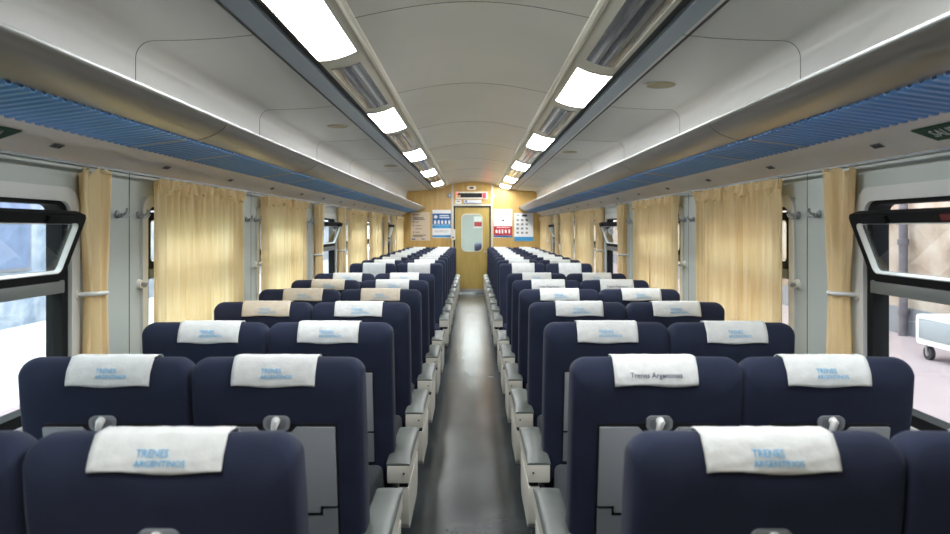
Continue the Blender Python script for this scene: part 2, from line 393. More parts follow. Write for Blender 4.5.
vg=MB().box(-4.1,-2.9,-10,40,GZ,GZ+.03).build('verge',M['green_weed']); tag(vg,'strip of green weeds between the train and the low kerb','grass',kind='stuff')

# ================================================================== BULKHEAD: door and fittings
dr=struct(empty('door_1',((DX0+DX1)/2,D+.02,0)))
w2=(DX1-DX0)/2; wx0,wx1=bx(462.0)-(DX0+DX1)/2, bx(481.9)-(DX0+DX1)/2; wz0,wz1=bz(251),bz(214.4)
plc=lambda a,b,c:(a,c,b)
# leaf with a rounded window hole, bridged ring of matching point counts
def rect_like(a0,a1,b0,b1,n):  # outer outline with the same count as rrect
    return rrect(a0,a1,b0,b1,.002,n)
ring_mb(rect_like(-w2+.012,w2-.012,.02,DZ-.012,5),rrect(wx0,wx1,wz0,wz1,.09,5),.0,.035,plc).build('door_leaf',M['wood2'],dr)
ring_mb(rrect(wx0-.02,wx1+.02,wz0-.02,wz1+.02,.11),rrect(wx0+.004,wx1-.004,wz0+.004,wz1-.004,.085),-.008,.0,plc).build('window_gasket',M['doormetal'],dr,smooth=40)
MB().box(wx0-.01,wx1+.01,.014,.018,wz0-.01,wz1+.01).build('door_glass',M['glass'],dr)
hz=bz(251.5)
MB().tube([(w2-.07,-.002,hz),(w2-.07,-.05,hz),(w2-.16,-.05,hz)],.011,8).box(w2-.09,w2-.05,-.012,0,hz-.10,hz+.03).build('door_handle',M['chrome'],dr,smooth=40)
MB().box(w2-.075,w2-.045,-.02,0,hz-.22,hz-.14).box(w2-.075,w2-.045,-.02,0,hz-.42,hz-.30).build('door_lock',M['black'],dr,bevel=.003)
MB().box(-w2+.012,w2-.012,-.004,0,.02,.10).build('kick_plate',M['chrome'],dr)
# frame around the door, posts to the ceiling
mb=MB(); fw=.045
mb.box(DX0-fw,DX0,D-.018,D+.06,0,2.40); mb.box(DX1,DX1+fw,D-.018,D+.06,0,2.40); mb.box(DX0-fw,DX1+fw,D-.018,D+.06,DZ,DZ+.04)
trim(mb,M['doormetal'],bevel=.003)
mb=MB(); mb.box(DX0,DX0+.03,D-.0,D+.02,0,DZ); mb.box(DX1-.03,DX1,D-.0,D+.02,0,DZ); mb.box(DX0,DX1,D-.0,D+.02,DZ-.03,DZ)
trim(mb,M['black'])
def plate(name,m,p0,p1,q0,q1,dep,parent=None,bevel=.003,yoff=0):
    mb=MB().box(bx(p0),bx(p1),D-dep-yoff,D-yoff,bz(q1),bz(q0)); return mb.build(name,m,parent,bevel=bevel)
t=empty('led_sign',(0,0,0)); tag(t,'black electronic display with a glowing red end above the door','sign')
plate('housing',M['ridge'],455.8,487.4,191.8,199.0,.05,t); plate('display',M['black'],457.6,482.2,193.2,197.6,.056,t,bevel=0)
plate('red_end',M['redled'],482.6,486.2,192.9,198.4,.058,t); plate('amber_end',M['amber'],457.0,460.6,195.2,197.6,.060,t)
plate('red_end',M['redled'],456.3,457.3,192.9,195.0,.058,t)
# green cross-ish star on the red end
t=empty('sticker',(0,0,0)); tag(t,'white and pale blue strip sticker under the electronic display','sticker')
plate('sheet',M['paper_white'],463.8,481.6,199.8,203.6,.004,t,0); plate('stripe',M['p_blue'],463.8,481.6,202.9,203.6,.005,t,0); plate('mark',M['p_blue'],465.2,467,200.3,202.3,.005,t,0)
t=empty('sticker',(0,0,0)); tag(t,'small pale square sticker left of the white strip above the door','sticker')
plate('sheet',M['paper_white'],455.2,461.6,199.8,203.8,.004,t,0); plate('mark',M['p_red'],456.8,460.2,201.2,201.9,.005,t,0)
t=empty('number_plate',(0,0,0)); tag(t,'small oval number plate above the electronic display','plate')
mb=MB(); mb.loft([[(a,D-c,b) for a,b in rrect(bx(466.8),bx(476.4),bz(189.8),bz(186.0),.035)] for c in (.001,.008)]); mb.build('plate_body',M['ridge'],t,smooth=40)
plate('digits',M['p_dark'],469.4,473.6,187,188.8,.0095,t,0)
t=empty('wall_box',(0,0,0)); tag(t,'small pale box on the wood wall left of the electronic display','box')
plate('box_body',M['tray'],447.6,451.6,193.4,197.6,.04,t); plate('button',M['knob'],449,450.4,194.9,196.2,.046,t,0)
t=empty('wall_switch',(0,0,0)); tag(t,'tiny round wall switch right of the electronic display','switch')
MB().tube([(bx(493.6),D-.001,bz(196)),(bx(493.6),D-.02,bz(196))],.022,14).build('switch_body',M['knob'],t,smooth=40)
MB().tube([(bx(493.6),D-.02,bz(196)),(bx(493.6),D-.026,bz(196))],.010,10).build('button',M['p_dark'],t,smooth=40)
t=empty('paper_dispenser',(0,0,0)); tag(t,'white wall dispenser between the blue poster and the door','dispenser')
mb=MB(); mb.loft([[(a,D-c,b) for a,b in rrect(bx(451.2),bx(455.4),bz(239.8),bz(229.0),.03)] for c in (.001,.09)]); mb.build('dispenser_body',M['cream'],t,smooth=40)
plate('opening',M['p_grey'],452.2,454.4,236.5,238.3,.094,t,0)

def poster(label,x0,x1,y0,y1,base,items):
    t=empty('poster',(0,0,0)); tag(t,label,'poster')
    plate('sheet',base,x0,x1,y0,y1,.004,t,0)
    W=x1-x0; H=y1-y0
    for nm,m_,rects in items:
        mb=MB()
        if nm in ('logo','picture','pictogram','ink_mark','dots') and len(rects)>1:
            for r in rects: MB().box(bx(x0+r[0]*W),bx(x0+r[2]*W),D-.0068,D-.0035,bz(y0+r[3]*H),bz(y0+r[1]*H)).build(nm if nm!='dots' else 'dot',m_,t)
            continue
        for r in rects:
            if len(r)==3: # disc u,v,r(px)
                mb.tube([(bx(x0+r[0]*W),D-.004,bz(y0+r[1]*H)),(bx(x0+r[0]*W),D-.0065,bz(y0+r[1]*H))],r[2]*D/F,14)
            else: mb.box(bx(x0+r[0]*W),bx(x0+r[2]*W),D-.0055,D-.0035,bz(y0+r[3]*H),bz(y0+r[1]*H))
        o=mb.build(nm,m_,t)
        if nm in('ring','dots'): o.location.y=-.0012
poster('cream paper poster of dark text lines, leftmost on the wood wall',410.7,430.2,212.0,240.6,M['paper_cream'],[
  ('text_lines',M['p_dark'],[(.12,.07,.20,.11),(.24,.08,.42,.10),(.12,.19,.66,.22),(.12,.245,.72,.27),(.12,.33,.18,.37),(.24,.34,.42,.36),(.12,.46,.18,.49),(.24,.47,.56,.485),(.24,.58,.56,.595),(.12,.69,.17,.72),(.24,.70,.46,.715),(.12,.80,.78,.825),(.12,.845,.62,.865)]),
  ('logo',M['p_blue'],[(.06,.93,.24,.97),(.55,.93,.72,.96)])])
poster('blue and white poster with a round emblem, just left of the door',432.4,450.9,209.8,237.9,M['paper_white'],[
  ('blue_field',M['p_blue'],[(0,.13,1,.53)]),('light_band',M['p_lblue'],[(0,.54,1,.66),(0,.90,1,.98)]),
  ('ring',M['paper_white'],[(.18,.25,1.7)]),('dots',M['p_dark'],[(.05,.57,.10,.63),(.92,.57,.97,.63)]),
  ('emblem_centre',M['p_blue'],[(.16,.235,.20,.265)]),
  ('pictogram',M['paper_white'],[(.38,.19,.88,.225),(.38,.26,.92,.295)]+[(.10+.19*i,.38,.20+.19*i,.50) for i in range(5)]),
  ('text_lines',M['p_grey'],[(.08,.74,.9,.75),(.08,.78,.8,.79)])])
poster('white poster with a red lower band, just right of the door',493.8,512.2,209.0,237.6,M['paper_white'],[
  ('red_band',M['p_red'],[(0,.60,1,.92)]),('grey_band',M['p_blue'],[(0,.925,1,.985)]),
  ('text_lines',M['p_dark'],[(.15,.06,.9,.075),(.15,.155,.35,.175),(.62,.155,.86,.175),(.44,.37,.56,.43)]),
  ('figure_outline',M['p_grey'],[(.36,.16,.375,.52),(.63,.16,.645,.52),(.36,.52,.645,.53),(.42,.28,.58,.29)]),
  ('pictogram',M['paper_white'],[(.15,.635,.88,.655),(.10,.73,.20,.84),(.27,.72,.35,.85),(.43,.72,.51,.85),(.60,.73,.70,.84),(.80,.72,.88,.85)])])
poster('white poster of small pictures with a blue foot, rightmost on the wood wall',514.2,533.2,213.0,241.0,M['paper_white'],[
  ('blue_foot',M['p_lblue'],[(0,.85,1,1)]),
  ('picture',M['p_grey'],[(.12+.24*i,.22+.15*j,.24+.24*i,.29+.15*j) for i in range(3) for j in range(4)]+[(.12,.06,.26,.09)]),
  ('ink_mark',M['p_dark'],[(.60,.22,.70,.29),(.40,.06,.68,.13)])])

# next coach seen through the door window
mb=MB(); mb.box(-1.0,-.94,D+.06,D+5.9,0,2.4); mb.box(.94,1.0,D+.06,D+5.9,0,2.4); mb.box(-1.0,1.0,D+5.9,D+5.96,0,2.4); mb.box(-1.0,1.0,D+.06,D+5.96,2.4,2.46)
trim(mb,M['wall'])
t=tag(MB().box(-.3,.3,D+.8,D+4,2.38,2.399).build('ceiling_light',M['lamp']),'unseen lamp panel added to brighten the vestibule beyond the door window','light')  # lamp panel added out of view to brighten what the door glass shows
t=empty('notice',(.22,D+5.89,1.55)); tag(t,'red and white notice beyond the door window','notice')
MB().box(-.16,.16,-.01,0,-.12,.22).build('sheet',M['paper_white'],t); MB().box(-.15,.15,-.014,-.01,-.08,.06).build('red_band',M['p_red'],t)

# ================================================================== CEILING LIGHTS AND VENTS
def strip_patch(xa,xb,ya,yb,dz,t,sx,mb=None,n=8,yc=0):
    pts=[(xa+(xb-xa)*i/n, strip_z(xa+(xb-xa)*i/n)-dz) for i in range(n+1)]
    return extrude(thick_profile(pts,t),ya-yc,yb-yc,mb,sx)
LEFT_L=[-.15,2.69,5.53,8.37,11.21,14.05]; RIGHT_L=[1.25,4.15,7.05,9.95,12.82,15.0]
for sx,LL,side in ((-1,LEFT_L,'left'),(1,RIGHT_L,'right')):
    for i,y in enumerate(LL):
        ln=1.07 if y<15 or sx<0 else .95
        vis=i if sx<0 else i
        if i==0: lab='fluorescent ceiling light in the %s strip, overhead out of the frame'%side
        else: lab='lit rectangular ceiling light, %s in the %s light strip'%(ORD[i-1],side)
        t=empty('ceiling_light',(.018,y+ln/2,0)); tag(t,lab,'light',group='ceiling lights')
        strip_patch(.590,.782,y,y+ln,.006,.006,sx,yc=y+ln/2).build('diffuser',M['lamp'],t,smooth=30)
        mb=MB()
        for (a,b,c,d) in ((.578,.590,y-.012,y+ln+.012),(.782,.788,y-.012,y+ln+.012)): strip_patch(a,b,c,d,.008,.009,sx,mb,2,y+ln/2)
        for (c,d) in ((y-.014,y),(y+ln,y+ln+.014)): strip_patch(.578,.788,c,d,.008,.009,sx,mb,8,y+ln/2)
        mb.build('lamp_frame',M['chan'],t,smooth=30)
    for i in range(len(LL)-1):
        a=LL[i]+1.07+.24; b=LL[i+1]-.20
        if b-a<.4: continue
        if i==0: lab='smoky vent cover in the %s light strip before the nearest lit light'%side
        else: lab='smoky vent cover behind the %s ceiling light of the %s strip'%(ORD[i-1],side)
        yc=(a+b)/2
        t=empty('ceiling_vent',(.018,yc,0)); tag(t,lab,'vent',group='ceiling vents')
        strip_patch(.605,.768,a,b,.003,.004,sx,yc=yc).build('vent_cover',M['smoke'],t,smooth=30)
        mb=MB()
        for (u,v) in ((.650,.664),(.700,.720)): strip_patch(u,v,a+.02,b-.02,.0055,.003,sx,mb,2,yc)
        mb.build('slat',M['slat'],t,smooth=30)
        mb=MB(); strip_patch(.757,.762,a+.03,b-.03,.009,.006,sx,mb,2,yc)
        mb.build('edge_strip',M['ridge'],t,smooth=30)
sp=[(1,1.08,4.17,'yellowed oval speaker grille in the right ceiling, nearest to the camera'),(1,1.05,7.85,'oval speaker grille in the right ceiling, farther of two'),
    (-1,1.05,5.86,'oval speaker grille in the left ceiling, nearer of two'),(-1,1.05,9.6,'oval speaker grille in the left ceiling, farther of two')]
for sx,x,y,lab in sp:
    t=empty('ceiling_speaker',(sx*x,y,2.2365)); tag(t,lab,'speaker',group='ceiling speakers')
    mb=MB(); mb.tube([(0,0,0),(0,0,-.010)],[.085,.078],24); mb.build('grille',M['amber'] if False else mat('speaker_beige',(176,168,140),.6) if 'spk' not in M else M['spk'],t,smooth=40)
    MB().box(-.10,-.08,-.008,.008,-.004,0).box(.08,.10,-.008,.008,-.004,0).build('clip',M['chan'],t)

# ================================================================== LUGGAGE RACKS
for sx,side in ((-1,'left'),(1,'right')):
    t=empty('luggage_rack',(0,0,0)); tag(t,'long metal luggage rack with blue ribbed underside over the %s windows'%side,'rack',group='luggage racks')
    R1=D-.02
    fp=[(1.022,1.871),(1.028,1.856),(1.045,1.840),(1.070,1.825),(1.100,1.812),(1.130,1.803),(1.152,1.797)]
    extrude(thick_profile(fp,.008),YB+.02,R1,sx=sx).build('fascia',M['fascia'],t,smooth=50)
    extrude(rrect(1.012,1.036,1.866,1.880,.0065,3),YB+.02,R1,sx=sx).build('front_lip',M['lip'],t,smooth=60)
    extrude([(1.04,1.856),(1.40,1.828),(1.40,1.820),(1.055,1.844)],YB+.02,R1,sx=sx).build('shelf',M['fascia'],t)
    # ribbed blue underside: ribs run across the coach
    pit=.052; n=int((R1-YB-.04)/pit); v=[]; f=[]
    ax,az,cx,cz=1.150,1.799,1.384,1.768
    for i in range(n+1):
        y=YB+.02+i*pit
        for (dy,dz) in ((0,0),(.020,0),(.026,-.009),(.046,-.009)):
            v.append((sx*ax,y+dy,az+dz)); v.append((sx*cx,y+dy,cz+dz))
    for i in range(len(v)//2-1): f.append((2*i,2*i+1,2*i+3,2*i+2))
    bp=sheet(v,f,'ribbed_panel',M['blue'],t,smooth=False)
    sl=bp.modifiers.new('solid','SOLIDIFY'); sl.thickness=.003; sl.offset=0
    mb=MB()
    k=0; y=3.02
    while y<R1-.2:
        for yy in (y,y+.61):
            if yy<R1: MB().loft([[(sx*ax,q,az-.009),(sx*cx,q,cz-.009),(sx*cx,q,cz-.013),(sx*ax,q,az-.013)] for q in (yy-.006,yy+.006)]).build('divider_strip',M['lip'],t)
        y+=SP
    # joint covers in the fascia
    mb=MB()
    for j in range(9):
        q=1.3+j*SP
        if q<R1: extrude(thick_profile(fp,-.002),q-.006,q+.006,mb,sx)
    mb.build('joint_cover',M['fascia'],t,smooth=50)

# cove fittings -------------------------------------------------- frame on the cove plane
def cove_mtx(sx, y, t=.5):
    a=Vector((sx*1.42,0,1.750)); b=Vector((sx*1.51,0,1.700)); p=a.lerp(b,t); p.y=y
    up=(a-b).normalized(); along=Vector((0,-sx,0)); nrm=along.cross(up)      # reading direction, up, outward normal towards the cabin
    m=Matrix((along,up,nrm)).transposed().to_4x4(); m.translation=p+nrm*.001
    return m
for sx,side in ((-1,'left'),(1,'right')):
    m4=cove_mtx(sx,2.215); t=empty('exit_sign',(0,0,0)); t.matrix_world=m4
    tag(t,'green exit sign lettered SALIDA on the %s cove panel'%side,'sign',group='exit signs')
    sk=-.03 if sx>0 else .03
    hw=.15; hh=.036
    mb=MB(); mb.loft([[(-hw+ (-.02 if sx>0 else 0),hh,c),(-hw+(.02 if sx>0 else 0),-hh,c),(hw+(0 if sx>0 else -.02),-hh,c),(hw+(0 if sx>0 else .02),hh,c)] for c in (0,.004)])
    mb.build('sign_plate',M['green'],t)
    text_mb('SALIDA',.052,Matrix.Translation((-.025*(1 if sx>0 else -1),0,.0045)),bold=0).build('lettering',M['white'],t)
    ax_=.115 if sx>0 else -.115
    q=-1 if sx>0 else 1
    mb=MB(); mb.box(ax_-.014,ax_+.014,-.004,.004,.004,.0056,Matrix.Translation((ax_,0,0))@Matrix.Rotation(-q*PI/4,4,'Z')@Matrix.Translation((-ax_,0,0)))
    mb.add([(ax_+q*-.018,-.018,.0056),(ax_+q*.004,-.018,.0056),(ax_-q*.018,.004,.0056)],[(0,1,2)])
    mb.build('arrow',M['white'],t)
    j=0
    y=2.65
    while y<15.5:
        m4=cove_mtx(sx,y,.55); t=empty('seat_number_plate',(0,0,0)); t.matrix_world=m4
        tag(t,'small metal seat number plate on the %s cove, %s from the camera'%(side,ORD[j]),'plate',group='seat number plates')
        MB().box(-.032,.032,-.012,.012,0,.003).build('plate_body',M['tray2'],t,bevel=.001)
        MB().box(-.022,-.006,-.007,.007,.003,.0038).box(.006,.022,-.007,.007,.003,.0038).build('number_marks',M['p_dark'],t)
        y+=.95; j+=1
st=tag(MB().box(-WX,-WX+.004,6.90,6.975,1.41,1.52).build('sticker',M['p_blue'],bevel=.001),'small blue sticker on the left wall beside a coat hook','sticker')

# ================================================================== HOOKS, TIEBACKS, CURTAINS
def hook_mesh():
    t=empty('coat_hook')
    MB().tube([(0,0,0),(-.010,0,0)],[.024,.022],16).build('back_plate',M['tray'],t,smooth=40)
    mb=MB(); mb.tube([(-.008,0,0),(-.035,0,-.004),(-.055,0,.010),(-.060,0,.035)],[.009,.008,.007,.008],8)
    mb.tube([(-.008,0,-.004),(-.026,-.02,-.018),(-.045,-.035,-.014),(-.052,-.042,.008)],[.007,.006,.006,.007],8)
    mb.tube([(-.008,0,-.004),(-.026,.02,-.018),(-.045,.035,-.014),(-.052,.042,.008)],[.007,.006,.006,.007],8)
    mb.build('hook_arm',M['chrome'],t,smooth=50); return t
hk=hook_mesh(); hk.scale=(.8,.75,.75); first=True
for sx,side in ((-1,'left'),(1,'right')):
    for k in range(1,8):
        for q,(off,word) in enumerate(((-.12,'near'),(.085,'far'))):
            o=hk if first else copy_tree(hk); first=False
            o.location=(sx*WX,S0+SP*k+(.04 if (q==1 and k in OPEN) else off),1.487); o.rotation_euler=(0,0,0 if sx>0 else PI)
            tag(o,'grey coat hook on the %s wall, %s side of the %s pillar seam'%(side,word,ORD[k-1]),'coat hook',group='coat hooks')
def curtain_drawn(sx,ya,yb,seed,zb=.66,split=None):
    rnd=random.Random(seed); n=90; m=26; v=[];f=[]; W=yb-ya
    ph=[rnd.random()*6.28 for _ in range(5)]; nf=W/.088
    ztop=1.662
    for j in range(m+1):
        s=j/m; z=ztop-(ztop-zb)*s**1.0
        for i in range(n+1):
            u=i/n; y=ya+W*u
            if split=='far': y-= .03*s*s*u**3      # inner edge drifts open towards the hem
            if split=='near': y+= .05*s*s*(1-u)**3
            A=.018+.008*math.sin(3*u+ph[0]) ; 
            gather=max(0,1-s*9)
            x=A*math.sin(2*PI*nf*u+ph[1]+.9*math.sin(5*u+ph[2])+.35*s)+.007*math.sin(2*PI*nf*2.3*u+ph[3])
            x+=gather*.014*math.sin(2*PI*nf*1.7*u+ph[4])
            if s<.035: x-= .0
            zz=z
            if j==0: zz-= .012*(1+math.sin(2*PI*W/.16*u+ph[0]))
            if j==1: zz-= .008*(1+math.sin(2*PI*W/.16*u+ph[0]))
            zz+= .006*math.sin(9*u+ph[2])*s
            v.append((sx*(WX-.058-x),y,zz))
    for j in range(m):
        for i in range(n): a=j*(n+1)+i; f.append((a,a+1,a+n+2,a+n+1))
    return v,f
def heading(sx,ya,yb,seed):
    """turned-over ruffle along the top of the curtain"""
    rnd=random.Random(seed+99); n=70; v=[];f=[]; W=yb-ya; ph=rnd.random()*6
    for j in range(4):
        for i in range(n+1):
            u=i/n; y=ya+W*u; d_=.020+.012*math.sin(2*PI*W/.11*u+ph)+.006*j*math.sin(2*PI*W/.07*u)
            z=1.662-.014*j-.016*(1+math.sin(2*PI*W/.16*u+ph))*(j/3.0)*1.1
            v.append((sx*(WX-.058-d_),y,z))
    for j in range(3):
        for i in range(n): a=j*(n+1)+i; f.append((a,a+1,a+n+2,a+n+1))
    return v,f
def curtain_tied(sx,yc,seed,zb=.66,ztie=1.165,lean=0.):
    rnd=random.Random(seed); n=72; m=34; v=[];f=[]; ph=[rnd.random()*6.28 for _ in range(4)]
    ztop=1.665
    for j in range(m+1):
        s=j/m; z=ztop-(ztop-zb)*s
        if z>ztie: q=(z-ztie)/(ztop-ztie); w=.032+.040*q**.9; 
        else: q=(ztie-z)/(ztie-zb); w=.032+.018*min(1,q*1.6)**.8
        r=.020+.016*(w/.07)
        for i in range(n):
            a=2*PI*i/n
            fold=1+.46*math.sin(7*a+ph[0]+.7*s)+.10*math.sin(15*a+ph[1]+s)
            y=yc+lean*(1-abs(q))*1.0*(1 if z>ztie else .5)*0+w*math.cos(a)*(.9+.1*fold); x=r*math.sin(a)*fold*1.1
            zz=z - (.015*(1+math.sin(5*a)) if j==0 else 0)
            v.append((sx*(WX-.055-x),y,zz))
    for j in range(m):
        for i in range(n): k=(i+1)%n; f.append((j*n+i,j*n+k,(j+1)*n+k,(j+1)*n+i))
    return v,f
def tieback(sx,y,label,bundle=True,dirn=1):
    t=empty('curtain_tieback',(sx*WX,y,1.165)); tag(t,label,'tieback',group='curtain tiebacks')
    MB().tube([(0,0,0),(-sx*.016,0,0)],[.026,.020],16).build('knob',M['cream'],t,smooth=40)
    mb=MB()
    if bundle:
        pts=[(-sx*.01,0,0)]+[(-sx*(.050+.046*math.cos(a)),dirn*(.048+.046*math.sin(a)),0.004) for a in [(-1.3+2.6*i/10) for i in range(11)]]+[(-sx*.012,dirn*.10,0)]
        mb.tube(pts,.009,8)
        mb.build('strap',M['trimlt'],t,smooth=50)
    else:
        mb.tube([(-sx*.01,0,0),(-sx*.04,0,0),(-sx*.05,-.02,0),(-sx*.055,-.06,0)],[.010,.008,.008,.010],8)
        mb.build('hook_arm',M['chrome'],t,smooth=50)
    return t
for sx,side in ((-1,'left'),(1,'right')):
    # curtain rail
    rail=empty('curtain_rail',(0,0,0)); tag(rail,'thin curtain rail under the cove along the %s wall'%side,'rail')
    a,b=sorted((sx*(WX-.07),sx*(WX-.05))); MB().box(a,b,YB+.05,D-.1,1.664,1.674).build('rail_bar',M['framegry'],rail)
    for k in range(8):
        s=S0+SP*k; wn=ORD[k]
        if k in OPEN:
            sets=[(s+1.43,'far')] if k==0 else [(s+.19,'near'),(s+1.45,'far')]
            for yc,w_ in sets:
                v,f=curtain_tied(sx,yc,100*k+(7 if sx>0 else 3)+(50 if w_=='far' else 0))
                o=sheet(v,f,'curtain',M['curtain_bunched'])
                tag(o,'gathered yellow curtain tied at the %s edge of the %s %s window'%(w_,wn,side),'curtain',group='tied curtains')
                tieback(sx,yc-.048 if w_=='far' else yc+.048,'strap tieback holding the curtain at the %s edge of the %s %s window'%(w_,wn,side),True,1 if w_=='far' else -1)
        else:
            y0=s+.128; y1=min(s+1.46,D-.08); ym=s+.86
            for (a_,b_,w_,spl) in ((y0,ym,'near','far'),(ym+.045,y1,'far','near')):
                c=empty('curtain',(0,0,0)); sd=100*k+(11 if sx>0 else 5)+(50 if w_=='far' else 0)
                v,f=curtain_drawn(sx,a_,b_,sd,split=spl); sheet(v,f,'curtain_panel',M['curtain'],c)
                v,f=heading(sx,a_,b_,sd); sheet(v,f,'heading',M['curtain'],c)
                tag(c,'yellow curtain drawn over the %s half of the %s %s window'%(w_,wn,side),'curtain',group='drawn curtains')
            tieback(sx,s+.092,'empty tieback hook before the %s %s window'%(wn,side),False)

# ================================================================== SEATS
TOP=1.021; LEAN=.17
def ly(z): return (TOP-z)*LEAN
def roll(z): q=max(0,(z-(TOP-.10))/.10); return .048*q**2.4
def rollf(z): q=max(0,(z-(TOP-.10))/.10); return .022*q**2.4
def seat_back_mb():
    hw=.262; z0=.33; r=.046
    out=[]
    n=9
    # outline (x,z) rounded strongly at the top, slightly domed
    for k in range(n+1): t=PI/2*k/n; out.append((hw-r+r*math.cos(t), TOP-r+.003+r*math.sin(t)))
    for i in range(1,8): u=i/8; x=(hw-r)*(1-2*u); out.append((x,TOP+.003+.002*math.sin(PI*u)))
    for k in range(n+1): t=PI/2+PI/2*k/n; out.append((-(hw-r)+r*math.cos(t), TOP-r+.003+r*math.sin(t)))
    for i in range(1,7): out.append((-hw,TOP-r-.004-(TOP-r-.004-z0)*i/7))
    for i in range(0,9): out.append((-hw+2*hw*i/8,z0))
    for i in range(1,7): out.append((hw,z0+(TOP-r-.004-z0)*i/7))
    cz=.70
    def shape(x,z,front):
        # rear: soft wings each side; front: bolsters
        if not front:
            xw=.232-.30*max(0,min(1,(1.0-z)/.20))*.2; y=0.
            ax=abs(x)
            y+= .10*max(0,ax-xw)
            return y
        ax=abs(x); y=-.018*math.exp(-((ax-.20)/.05)**2)
        y-= .012*math.exp(-((z-.62)/.12)**2)
        return -y
    rings=[]
    def ring(scale,inset,y,front):
        R=[]
        for (x,z) in out:
            xx=x*scale; zz=cz+(z-cz)*scale
            if inset:
                d_=Vector((x,z-cz)); l=d_.length; xx=x-math.copysign(min(inset,abs(x)),x)*1.0 if abs(x)>.19 else x; zz=z
                if z>TOP-.09: zz=z-inset
                if z<z0+.02: zz=z+inset
            R.append((xx, y+ly(zz)+shape(xx,zz,front)+(roll(zz) if y<.06 else -rollf(zz)), zz))
        return R
    T=.125
    for sc in (.02,.15,.3,.45,.6,.72,.82,.9,.955): 
        R=ring(sc,0,0.,False); rings.append(R)
    rings.append(ring(1,.010,.001,False)); rings.append(ring(1,.004,.005,False)); rings.append(ring(1,0,.014,False))
    rings.append(ring(1,0,T-.022,False)); rings.append(ring(1,.006,T-.010,True)); rings.append(ring(1,.011,T-.0,True))
    for sc in (.9,.8,.65,.45,.25,.02): rings.append(ring(sc,0,T,True))
    mb=MB(); mb.loft(rings,cap=True); return mb
def lean_box(mb,x0,x1,ya,yb,z0,z1):
    """box following the lean of the seat back; ya/yb measured behind(-)/before(+) the rear face"""
    v=[(x0,ya+ly(z0),z0),(x1,ya+ly(z0),z0),(x1,yb+ly(z0),z0),(x0,yb+ly(z0),z0),(x0,ya+ly(z1),z1),(x1,ya+ly(z1),z1),(x1,yb+ly(z1),z1),(x0,yb+ly(z1),z1)]
    return mb.add(v,((0,3,2,1),(4,5,6,7),(0,1,5,4),(1,2,6,5),(2,3,7,6),(3,0,4,7)))
def lean_rr(mb,x0,x1,z0,z1,r,ya,yb):
    mb.loft([[(a,y+ly(b),b) for a,b in rrect(x0,x1,z0,z1,r)] for y in (ya,yb)]); return mb
